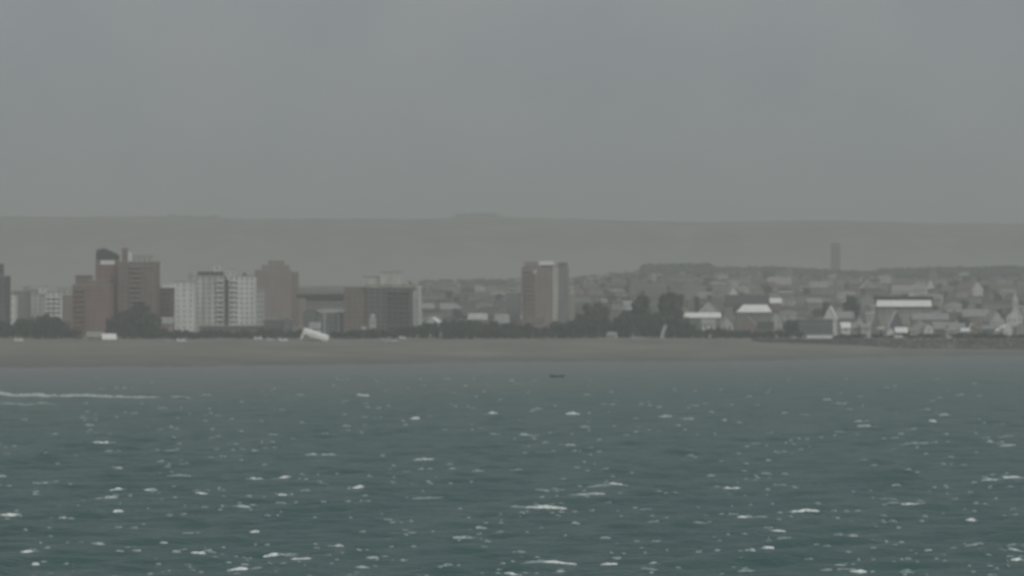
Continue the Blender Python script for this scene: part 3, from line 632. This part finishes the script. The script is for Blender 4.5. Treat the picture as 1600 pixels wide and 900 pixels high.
# long white-banded hall
Y = 1985; r = building('long_hall', 'long hall with dark roof line above a bright white band', 'building', 1414, Y)
block(r, Y, 1414, 1372, 1456, 479, mat='cream', depth=14, floors=2, bays=12, ww=1.6, parapet=0)
s = Y/FPX; gz = r.location.z
m_ = MB(); m_.face([(-45*s, -1.6, Z(479, Y)-gz), (42*s, -1.6, Z(479, Y)-gz), (42*s, 3, Z(469, Y)-gz), (-43*s, 3, Z(469, Y)-gz)], 'roofwhite'); m_.face([(-45*s, 14, Z(479, Y)-gz), (-45*s, -1.6, Z(479, Y)-gz), (-43*s, 3, Z(469, Y)-gz)], 'roofwhite'); m_.face([(42*s, -1.6, Z(479, Y)-gz), (42*s, 14, Z(479, Y)-gz), (42*s, 3, Z(469, Y)-gz)], 'roofwhite'); m_.face([(42*s, 14, Z(479, Y)-gz), (-45*s, 14, Z(479, Y)-gz), (-43*s, 3, Z(469, Y)-gz), (42*s, 3, Z(469, Y)-gz)], 'roofwhite'); m_.build('roof', r)
m_ = MB(); m_.box(-44*s, 45*s, 3.2, 12, Z(478, Y)-gz, Z(463, Y)-gz, 'roofdark'); m_.build('upper_storey', r)
H('house', 'white lumpy-roofed house rising above the left of the long hall', 'house', 1394, 1427, 455, 446, 2250, 'white', 'roofgrey')
H('house', 'tall white gabled house rising above the right end of the long hall', 'house', 1447, 1461, 449, 436, 2260, 'white', 'roofgrey', axis='y')
H('house', 'pale house between the two white ones above the long hall', 'house', 1427, 1447, 452, 445, 2290, 'pale', 'roofgrey')
# A-frame houses at the shore
H('a_frame_house', 'dark a-frame house with white roof verges below the long hall', 'house', 1384, 1418, 521, 486, 1875, 'slate', 'roofwhite', axis='y', depth=9, over=.7)
H('a_frame_house', 'smaller grey a-frame house left of the dark one below the long hall', 'house', 1358, 1382, 520, 495, 1885, 'grey', 'roofgrey', axis='y', depth=9, over=.6)
H('a_frame_house', 'pale gabled house with greenish white slope right of the dark a-frame', 'house', 1420, 1458, 518, 499, 1870, 'pale', 'roofgrey', axis='y', depth=9, over=.6)
H('house', 'low pinkish house right of the pale gabled a-frame', 'house', 1459, 1482, 513, 503, 1880, 'pink', 'roofgrey')
H('house', 'low pale house with grey roof on the shore at right', 'house', 1483, 1508, 514, 505, 1872, 'pale', 'roofgrey')
H('house', 'small white gabled shed near the shore at right', 'house', 1510, 1530, 518, 506, 1868, 'pale', 'roofwhite', axis='y', depth=7)
H('house', 'long grey house with dark windows behind the shore sheds', 'house', 1426, 1482, 499, 490, 1950, 'grey', 'roofgrey', depth=10)
H('house', 'pinkish house above the shore sheds near the right edge', 'house', 1505, 1546, 494, 484, 2000, 'pink', 'roofgrey')
H('house', 'white pointed gable high on the slope near the right edge', 'house', 1521, 1536, 452, 441, 2500, 'white', 'roofwhite', axis='y')
H('house', 'house with pale blue-grey roof sloping left, near the right edge', 'house', 1545, 1571, 501, 486, 1925, 'pale', 'roofgrey', axis='y', yaw=20)
H('house', 'bright white gabled house near the right edge', 'house', 1573, 1597, 496, 482, 1935, 'white', 'roofwhite', axis='y', yaw=-12)
Y = 2060; r = building('church', 'small church with sharp white spire near the right edge', 'church', 1586, Y)
block(r, Y, 1586, 1582, 1591, 470, mat='pale', depth=3.6, floors=3, bays=1, ww=.7, parapet=0, part='tower')
s = Y/FPX; gz = r.location.z; m_ = MB(); b4 = [(-4.3*s, -.2, Z(470, Y)-gz+.003), (5.3*s, -.2, Z(470, Y)-gz+.003), (5.3*s, 3.8, Z(470, Y)-gz+.003), (-4.3*s, 3.8, Z(470, Y)-gz+.003)]; ap = (.5*s, 1.8, Z(457, Y)-gz)
for i in range(4): m_.face([b4[i], b4[(i+1) % 4], ap], 'pale')
m_.face(b4[::-1], 'pale'); m_.build('spire', r); block(r, Y, 1586, 1576, 1600, 482, mat='cream', y0=4, depth=12, floors=2, bays=4, part='nave')
H('house', 'cream house cut by the right edge of the photo', 'house', 1592, 1625, 490, 478, 1990, 'cream', 'roofgrey')
sr = random.Random(77)
for k in range(16):
    p0 = 1312 + k * 18.5 + sr.uniform(-5, 5); wd = sr.uniform(11, 19); ye = sr.uniform(509, 519)
    H('shed', 'low pale shed just behind the rocks on the right shore', 'shed', p0, p0 + wd, ye, ye - sr.uniform(3, 8), 1854 + sr.uniform(0, 9), sr.choice(['pale', 'cream', 'grey', 'white', 'pink']), sr.choice(['roofgrey', 'roofwhite', 'pale', 'roofgrey']), axis=sr.choice('xy'), depth=6, yaw=sr.uniform(-25, 25), group='sheds behind the rocks at right')
H('shed', 'long low shed by the dark sea wall at the right edge', 'shed', 1548, 1612, 518, 510, 1862, 'grey', 'roofgrey', depth=8)

# --- white slanted shelter on the beach at left
Y = 1795; x = X(491, Y); gz = height(x, Y); s = Y/FPX
r = thing('beach_shelter', 'bright white slanted roof of a shelter standing on the sand at left', 'shelter', (x, Y, gz))
def zs(py): return Z(py, Y) - gz
m_ = MB(); prof = [(-20.5, 528), (-16, 516), (-13, 515), (21, 527), (20, 534), (-9, 523.5), (-15, 522), (-18, 531)]
prof = [(a*1.05, p - (.6 if 2 <= i <= 3 or i == 1 else -.1)) for i, (a, p) in enumerate(prof)]
F = [(a*s, -3, zs(p) - (.9 if i in (1, 2, 3) else 0)) for i, (a, p) in enumerate(prof)]; B = [(a*s, 4, zs(p) + (.9 if i in (1, 2, 3) else 0)) for i, (a, p) in enumerate(prof)]
def tri_fan(Fp, mat, rev=False):
    idx = [(0, 1, 6, 7), (1, 2, 5, 6), (2, 3, 4, 5)]
    for t_ in idx: pts_ = [Fp[k] for k in t_]; m_.face(pts_[::-1] if not rev else pts_, mat)
# solid slanted roof with a short leg at the left
tri_fan(F, 'roofwhite'); tri_fan(B, 'roofwhite', True)
for i in range(8): j = (i+1) % 8; m_.face([F[i], F[j], B[j], B[i]], 'roofwhite')
m_.build('roof', r)
m_ = MB(); m_.box(-12*s, 14*s, -1, 3.5, -.5, zs(531), 'dark'); m_.build('wall', r)
for a, p in ((-17, 528), (4, 529.5), (17, 532)):
    for yy_ in (-2.6, 3.6): m_ = MB(); m_.tube((a*s, yy_, -.5), (a*s, yy_, zs(p)), .12, .12, 'metal', 5); m_.build('post', r)
H('beach_hut', 'pale bluish hut just behind the slanted white shelter', 'hut', 484, 500, 512, 504, 1850, 'pale', 'roofgrey', depth=5)
H('beach_bar', 'low pinkish beach bar with dark doorway at the foot of the brick buildings', 'bar', 136, 160, 526, 519, 1815, 'pink', 'roofgrey', depth=6)
H('beach_hut', 'white beach hut with sloping roof right of the low pinkish beach bar', 'hut', 161, 181, 529, 522, 1808, 'white', 'roofwhite', depth=5, yaw=12)
H('house', 'low light house between the big trees and the white slab building', 'house', 247, 270, 505, 496, 1900, 'pink', 'roofgrey', depth=7)

# ------------------------------------------------------------------ trees
def crown_mesh(name, seed, leaf, sx_=1.0, sz_=1.0, clumps=26, per=80):
    q = random.Random(seed); mb = MB(); size = .1
    cs = []
    for k in range(clumps):
        a = q.uniform(0, 6.28); rr = q.uniform(.05, .66) ; zz_ = q.uniform(-.75, .85); lim = math.sqrt(max(.1, 1 - zz_ * zz_)) ; rr = min(rr, lim * .85)
        cs.append((rr * math.cos(a) * sx_, rr * math.sin(a) * sx_, zz_ * .78 * sz_, q.uniform(.24, .40)))
    for cx, cy, cz, cr in cs:
        for i in range(per):
            d = Vector((q.gauss(0, 1), q.gauss(0, 1), q.gauss(0, 1))).normalized(); rad = cr * q.uniform(.55, 1.08)
            p = Vector((cx, cy, cz)) + d * rad; nrm = (d + Vector((q.uniform(-.7, .7), q.uniform(-.7, .7), q.uniform(-.7, .7)))).normalized()
            t1 = nrm.orthogonal().normalized(); t2 = nrm.cross(t1); s_ = size * q.uniform(.6, 1.35)
            a = q.uniform(0, 6.28); u_ = t1 * math.cos(a) + t2 * math.sin(a); v_ = nrm.cross(u_)
            mb.face([p - u_ * s_, p + v_ * s_ * .7, p + u_ * s_, p - v_ * s_ * .7], leaf)
    return mb.mesh(name)
def trunk_mesh(seed):
    q = random.Random(seed); mb = MB()
    p = Vector((0, 0, -.6)); 
    for k in range(3):
        p2 = p + Vector((q.uniform(-.05, .05), q.uniform(-.05, .05), .45)); mb.tube(p, p2, .085 - .018 * k, .085 - .018 * (k + 1), 'bark', 6); p = p2
    for k in range(6):
        a = k * 1.05 + q.uniform(-.3, .3); mb.tube(p - Vector((0, 0, q.uniform(0, .5))), p + Vector((math.cos(a) * q.uniform(.4, .65), math.sin(a) * q.uniform(.4, .65), q.uniform(.1, .75))), .035, .01, 'bark', 4)
    return mb.mesh('trunk')
CROWNS = {'round': [crown_mesh('crown', 21 + k, l) for k, l in enumerate(('leaf', 'leaf3', 'leaf2'))],
          'wide': [crown_mesh('crown', 31 + k, l, 1.35, .8, 24) for k, l in enumerate(('leaf', 'leaf2', 'leaf3'))],
          'tall': [crown_mesh('crown', 41 + k, l, .62, 1.25, 18) for k, l in enumerate(('leaf', 'leaf3'))]}
TRUNKS = [trunk_mesh(5 + k) for k in range(3)]
tr = random.Random(19)
def tree(label, px0, px1, ytop, Y, kind='round', ybase=None, group=None, name='tree'):
    pc = (px0 + px1) / 2; x = X(pc, Y); gz = height(x, Y); s = Y / FPX
    hw = (px1 - px0) * s / 2; zt = Z(ytop, Y) - gz
    zb = -.14 * zt if ybase is None else max(.3, Z(ybase, Y) - gz)
    hz = max(.6, (zt - zb) / 2)
    r = thing(name, label, 'tree', (x, Y, gz), 0, group)
    kx = {'round': 1.0, 'wide': 1.3, 'tall': .72}[kind]; kz = {'round': 1.06, 'wide': .95, 'tall': 1.3}[kind]
    v = tr.randrange(len(CROWNS[kind]))
    c = place('crown', CROWNS[kind][v], r, (0, 0, zb + hz), tr.uniform(0, 6.28)); c.scale = (hw / kx, hw / kx, hz / kz)
    t = place('trunk', TRUNKS[tr.randrange(3)], r, (0, 0, 0)); hh = zb + hz
    t.scale = (hw * .9, hw * .9, hh / 1.0); t.location.z = .6 * hh * .9
    return r
# single trees that can be told apart
tree('big round dark tree, tallest of those right of the central tower', 1024, 1072, 451, 1890, 'round', 514)
tree('smaller round tree left of the biggest round tree, on a dark band of trees', 982, 1020, 460, 1900, 'round', 512)
tree('broad dark tree nearest the right side of the central tower', 908, 956, 468, 1900, 'wide', 512)
tree('large dark tree in front of the broad brick slab', 176, 216, 480, 1862)
tree('large dark tree before the right half of the brick slab, right of its twin', 198, 242, 470, 1868)
tree('dark tree rising behind the warehouse on the right', 1316, 1346, 457, 1990)
tree('leaning bushy tree between the central tower and the broad dark tree', 895, 918, 487, 1880)
tree('dark tree joining the two round trees', 1008, 1040, 482, 1880, 'wide')
tree('dark tree left below the smaller round tree', 960, 990, 484, 1870)
tree('low tree right of the biggest round tree, under the long white roof', 1060, 1094, 500, 1858, 'wide')
tree('dark tree filling the foot of the dark square block at right', 648, 672, 507, 1865)
tree('dark pointed tree left of the wide dark roof', 1112, 1132, 478, 2010, 'tall')
tree('small dark tree above the steep white gable', 1283, 1298, 468, 2060)
# rows of shoreline trees
def row(px0, px1, ytops, step, Y0, what, group, kinds=('round', 'wide')):
    px = px0; i = 0
    while px < px1:
        wpx = step * tr.uniform(.85, 1.35); yt = float(np.interp(px + wpx / 2, ytops[0], ytops[1])) + tr.uniform(-3, 3)
        tree(what, px - 3, px + wpx + 3, yt, Y0 + tr.uniform(-12, 14), kinds[i % len(kinds)], group=group); px += wpx * .72; i += 1
row(-30, 112, ([-30, 15, 30, 60, 75, 100, 112], [495, 500, 497, 492, 486, 500, 515]), 17, 1862, 'dark shoreline tree below the left edge buildings', 'trees at far left')
row(50, 112, ([50, 75, 98, 112], [505, 490, 498, 512]), 16, 1848, 'dark shoreline bush at the left end of the beach', 'bushes at far left')
row(166, 250, ([166, 180, 205, 240, 250], [505, 487, 474, 484, 510]), 19, 1850, 'dark tree in the clump before the brick slab', 'trees before the brick slab')
row(225, 330, ([225, 260, 330], [515, 514, 515]), 14, 1845, 'low shrub between brick slab and pale block', 'low shrubs before the pale block')
row(330, 470, ([330, 400, 470], [517, 515, 514]), 15, 1847, 'low shrub at the foot of the pale apartment block', 'low shrubs below the pink tower', ('wide',))
row(515, 650, ([515, 600, 650], [515, 511, 508]), 18, 1848, 'dark shrub below the dark square block', 'shrubs before the dark block')
row(652, 815, ([652, 680, 720, 770, 815], [508, 498, 496, 500, 506]), 18, 1855, 'dark tree between the dark block and central tower', 'trees left of the central tower')
row(690, 800, ([690, 740, 800], [508, 506, 510]), 17, 1840, 'dark foremost tree left of the central tower', 'front trees left of the central tower')
row(815, 905, ([815, 850, 905], [508, 508, 500]), 16, 1852, 'low dark tree at the foot of the central tower', 'trees at the tower foot')
row(885, 1062, ([885, 910, 930, 960, 990, 1030, 1062], [503, 492, 490, 492, 490, 488, 492]), 22, 1866, 'dark tree below the two round trees', 'band of trees right of the central tower')
row(1040, 1250, ([1040, 1120, 1250], [508, 512, 514]), 17, 1855, 'low shore bush below the white-roofed houses', 'bushes below the white roofs', ('wide',))
row(1225, 1250, ([1225, 1250], [500, 500]), 16, 1875, 'dark tree left of the dark warehouse', 'trees beside the warehouse')
row(1300, 1620, ([1300, 1450, 1620], [522, 521, 518]), 34, 1850, 'low bush by the sheds on the right shore', 'bushes on the right shore', ('wide',))

# ------------------------------------------------------------------ houses and trees scattered over the slope behind
hr = random.Random(23)
PROTO = []
for wl, rf_ in (('grey', 'roofgrey'), ('pink', 'roofred'), ('pale', 'roofgrey'), ('grey', 'roofdark'), ('cream', 'roofred'), ('brown', 'roofdark')):
    for ax in ('x', 'y'):
        PROTO.append((wl, rf_, ax))
NAMEC = {'grey': 'grey', 'pink': 'pinkish', 'pale': 'pale', 'cream': 'cream', 'brown': 'brown', 'roofgrey': 'grey roofed', 'roofred': 'faded red roofed', 'roofdark': 'dark roofed', 'roofwhite': 'white roofed'}
protos = {}
def zone_of(px):
    for lim, z_ in ((250, 'at far left'), (560, 'behind pale blocks'), (700, 'behind dark block'), (815, 'left of central tower'), (1000, 'right of central tower'), (1130, 'below far wood'), (1300, 'left of far tower'), (1460, 'behind long hall')):
        if px < lim: return z_
    return 'at right edge'
def slope_house(px, Y, key):
    x = X(px, Y); gz = height(x, Y)
    zone = zone_of(px)
    lab = 'hazy %s %s house on slope %s' % (NAMEC[key[0]], NAMEC[key[1]], zone)
    grp = 'hazy %s %s slope houses %s' % (NAMEC[key[0]], NAMEC[key[1]], zone)
    if key not in protos:
        protos[key] = house('house', lab, 'house', px - 11, px + 11, 0, 0, 2200, key[0], key[1], axis=key[2], group=grp) if False else None
        s_ = 2200 / FPX; g0 = height(X(px, 2200), 2200)
        ye = YH - (g0 + 4.5 - CAMZ) / s_; yr_ = YH - (g0 + 5.9 - CAMZ) / s_
        protos[key] = house('house', lab, 'house', px - 11, px + 11, ye, yr_, 2200, key[0], key[1], axis=key[2], group=grp, nwin=3)
        o = protos[key]; o.location = (x, Y, gz); o.rotation_euler.z = hr.uniform(-.5, .5); return o
    return copy_thing(protos[key], (x, Y, gz), hr.uniform(-.5, .5), lab, (hr.uniform(.8, 1.7), hr.uniform(.8, 1.3), hr.uniform(.75, 1.5)), grp)
cnt = 0
placed = []
while cnt < 250:
    px = hr.uniform(-20, 1620) if hr.random() < .35 else hr.uniform(640, 1620); Y = 2080 + 2100 * hr.random() ** 1.15
    x = X(px, Y)
    if any(abs(x - a) < 17 and abs(Y - b_) < 16 for a, b_ in placed): continue
    if Y < 2320 and (px < 560 or 780 < px < 905): continue
    placed.append((x, Y)); slope_house(px, Y, hr.choice(PROTO)); cnt += 1
for k in range(170):
    px = hr.uniform(-20, 1620) if hr.random() < .3 else hr.uniform(600, 1620); Y = 2060 + 2100 * hr.random() ** 1.1
    zone = zone_of(px)
    s_ = FPX / Y; hgt = hr.uniform(5, 10); x = X(px, Y); gz = height(x, Y)
    yt = YH - (gz + hgt - CAMZ) * s_; wd = hgt * hr.uniform(.35, .75) * s_
    tree('hazy tree on slope ' + zone, px - wd, px + wd, yt, Y, hr.choice(['round', 'wide', 'tall']), group='hazy slope trees ' + zone)

# far wooded crest bands: nobody could count them
def wood(name, label, px0, px1, Y0, Y1, count, hmin, hmax):
    mb = MB(); q = random.Random(int(px0) + 5)
    for k in range(count):
        px = q.uniform(px0, px1); Y = q.uniform(Y0, Y1); x = X(px, Y); z = height(x, Y); h = q.uniform(hmin, hmax)
        for i in range(26):
            d = Vector((q.gauss(0, 1), q.gauss(0, 1), q.gauss(0, 1))).normalized(); p = Vector((x, Y, z + h * .55)) + Vector((d.x * h * .5, d.y * h * .5, d.z * h * .48)) * q.uniform(.6, 1.05)
            t1 = d.orthogonal().normalized(); t2 = d.cross(t1); s_ = h * .17
            mb.face([p - t1 * s_, p + t2 * s_, p + t1 * s_, p - t2 * s_], 'leaf')
    o = mb.build(name); o['kind'] = 'stuff'; o['label'] = label; o['category'] = 'woodland'
wood('distant_wood', 'dark band of far trees on the slope right of the central tower', 1006, 1110, 3900, 4150, 420, 9, 17)
wood('distant_wood', 'long dark band of far trees topping the slope at right', 1375, 1660, 3900, 4180, 900, 8, 15)
wood('distant_wood', 'faint belt of far trees across the middle of the slope', 1110, 1380, 3950, 4180, 420, 6, 11)
wood('distant_wood', 'faint scrub belt on the slope left of the central tower', 650, 1000, 3800, 4180, 260, 5, 9)
wood('distant_scrub', 'thin dark scrub line on the plateau skyline at left', 262, 346, 7560, 7600, 90, 2, 7)
wood('distant_scrub', 'dark scrub on the skyline bump above the town centre', 712, 782, 7560, 7600, 80, 2, 10)

# ------------------------------------------------------------------ sea wall / rocks at right
rk = random.Random(2)
mb = MB()
for k in range(2600):
    px = rk.uniform(1175, 1650); t = rk.random(); Y = TP - 9 + 9 * t; x = X(px, Y); z = height(x, Y)
    if float(elow(px)) > 7.6: continue
    s_ = rk.uniform(.3, .62); c = Vector((x, Y, z + .2)); pts = []
    for a in range(5):
        an = a * 1.257 + rk.uniform(-.3, .3); pts.append(c + Vector((math.cos(an) * s_ * rk.uniform(.8, 1.3), math.sin(an) * s_, rk.uniform(-.3, .1))))
    top = c + Vector((rk.uniform(-.2, .2), rk.uniform(-.2, .2), s_ * .8))
    for a in range(5): mb.face([pts[a], pts[(a + 1) % 5], top], 'rock')
o = mb.build('shore_rocks'); o['kind'] = 'stuff'; o['label'] = 'dark rock armour along the right shore'; o['category'] = 'rocks'

# ------------------------------------------------------------------ cars on the promenade and sand
def car(label, px, Y, mat, van=False, yaw=0, group=None, name='parked_car'):
    x = X(px, Y); r = thing(name, label, 'van' if van else 'car', (x, Y, height(x, Y)), R(yaw), group)
    L = 2.5 if van else 2.15; m_ = MB()
    side = [(-L, .35), (L, .35), (L, .8), (L - .9, .95)] 
    prof = [(-L, .35), (L, .35), (L, .85), (L*.55, 1.0), (L*.28, 1.45), (-L*.62, 1.48), (-L*.88, 1.0), (-L, .9)] if not van else [(-L, .4), (L, .4), (L, 1.1), (L*.72, 1.35), (L*.5, 2.1), (-L, 2.15)]
    F = [(a, -.85, z_) for a, z_ in prof]; B = [(a, .85, z_) for a, z_ in prof]
    m_.face(F, mat); m_.face(B[::-1], mat)
    for i in range(len(prof)): j = (i + 1) % len(prof); m_.face([F[j], F[i], B[i], B[j]], mat)
    m_.build('body', r)
    g_ = MB(); z0_, z1_ = (.98, 1.38) if not van else (1.35, 1.95)
    for y_ in (-.86, .86):
        g_.face([(-L*.6, y_, z0_), (L*.42, y_, z0_), (L*.24, y_, z1_), (-L*.52, y_, z1_)], 'glass')
    g_.build('side_windows', r)
    for a in (-L*.62, L*.62):
        for y_ in (-.78, .78):
            w_ = MB(); w_.tube((a, y_ - .1, .33), (a, y_ + .1, .33), .33, .33, 'tyre', 10); w_.build('wheel', r)
car('white van parked on the sand near the left edge', 30, 1760, 'carwhite', True)
car('white car on the sand below the white slab building', 262, 1752, 'carsilver'); car('pale van on the sand right of the white car', 284, 1750, 'carwhite', True)
car('white van on the promenade left of the slanted white shelter', 404, 1800, 'carwhite', True, -6); car('white car between that van and the slanted shelter', 422, 1785, 'carwhite', False, -8)
car('white van closest to the slanted shelter, on the sand', 443, 1765, 'carwhite', True, -5)
car('pale van on the sand below the dark square block', 604, 1760, 'carsilver', True); car('pale car right of that van below the dark block', 617, 1765, 'carwhite')
car('white van standing higher on the promenade below the dark block', 629, 1812, 'carwhite', True, 60)
car('pale car before the tree band right of the central tower', 990, 1822, 'carsilver', False, 10); car('silver car next to it, nearest the curved board', 1003, 1824, 'carsilver')
car('dark car parked left of the low pinkish beach bar', 122, 1822, 'cardark'); car('maroon car on the promenade at the foot of the central tower', 846, 1822, 'carred'); car('dark car on the promenade right of the slanted shelter', 548, 1822, 'cardark')
car('white van on the promenade below the dark a-frame house', 1404, 1846, 'carwhite', True); car('pale car left of the white wall before the warehouse', 1240, 1842, 'carsilver')

# ------------------------------------------------------------------ the small dark boat
Y = FPX * CAMZ / (589 - YH); x = X(871, Y)
r = thing('rowing_boat', 'small dark open boat alone on the water near the beach', 'boat', (x, Y, sea(x, Y)), R(8))
m_ = MB(); st = []
for i in range(9):
    t = i / 8; xx_ = -2.4 + 4.8 * t; hb = .75 * (1 - abs(2 * t - .9) ** 2.6 * .95) if t > .05 else .5; hb = max(hb, .06); zt_ = .55 + .25 * (2 * t - 1) ** 2
    st.append([(xx_, -hb, zt_), (xx_, -hb * .75, .1), (xx_, 0, -.15), (xx_, hb * .75, .1), (xx_, hb, zt_), (xx_, hb * .85, zt_ - .02), (xx_, hb * .6, .18), (xx_, -hb * .6, .18), (xx_, -hb * .85, zt_ - .02)])
for i in range(8):
    for k in range(9): j = (k + 1) % 9; m_.face([st[i][k], st[i][j], st[i+1][j], st[i+1][k]], 'hull')
m_.face(st[0][::-1], 'hull'); m_.face(st[8], 'hull'); m_.build('hull', r)
for a in (-1.0, .5): m_ = MB(); m_.box(a, a + .3, -.55, .55, .38, .43, 'bark'); m_.build('bench', r)
m_ = MB(); m_.box(-2.75, -2.45, -.15, .15, .25, .95, 'roofdark'); m_.tube((-2.6, 0, .25), (-2.6, 0, -.4), .06, .05, 'metal', 5); m_.build('outboard_motor', r)

# ------------------------------------------------------------------ blowing dust haze
hm = bpy.data.materials.new('dust_haze'); hm.use_nodes = True; n = hm.node_tree; n.nodes.clear()
ho = n.nodes.new('ShaderNodeOutputMaterial'); pv = n.nodes.new('ShaderNodeVolumePrincipled')
pv.inputs['Color'].default_value = (.820, .828, .792, 1); pv.inputs['Density'].default_value = 2.65e-4; pv.inputs['Anisotropy'].default_value = .2
n.links.new(pv.outputs[0], ho.inputs['Volume'])
mb = MB(); mb.box(-9600, 9600, -4900, 9500, -14, 300, hm); o = mb.build('haze'); o['kind'] = 'stuff'; o['label'] = 'grey-brown dust haze over the bay and town'

# ------------------------------------------------------------------ labels of repeats: by their place in the row, counted from the left
ORD = ['leftmost', 'second', 'third', 'fourth', 'fifth', 'sixth', 'seventh', 'eighth', 'ninth', 'tenth', 'eleventh', 'twelfth', 'thirteenth', 'fourteenth', 'fifteenth', 'sixteenth', 'seventeenth', 'eighteenth', 'nineteenth', 'twentieth']
groups = {}
for o in C.objects:
    if o.parent is None and 'group' in o: groups.setdefault(o['group'], []).append(o)
for g_, lst in groups.items():
    if len(lst) < 2: continue
    lst.sort(key=lambda o: o.location.x / o.location.y)
    for i, o in enumerate(lst):
        if i < 20 and i < (len(lst) + 1) // 2: o['label'] = o['label'] + ', ' + (ORD[i] + ' of them' if i == 0 else ORD[i] + ' from left')
        elif len(lst) - 1 - i < 20: j = len(lst) - 1 - i; o['label'] = o['label'] + ', ' + ('rightmost of them' if j == 0 else ORD[j] + ' from right')
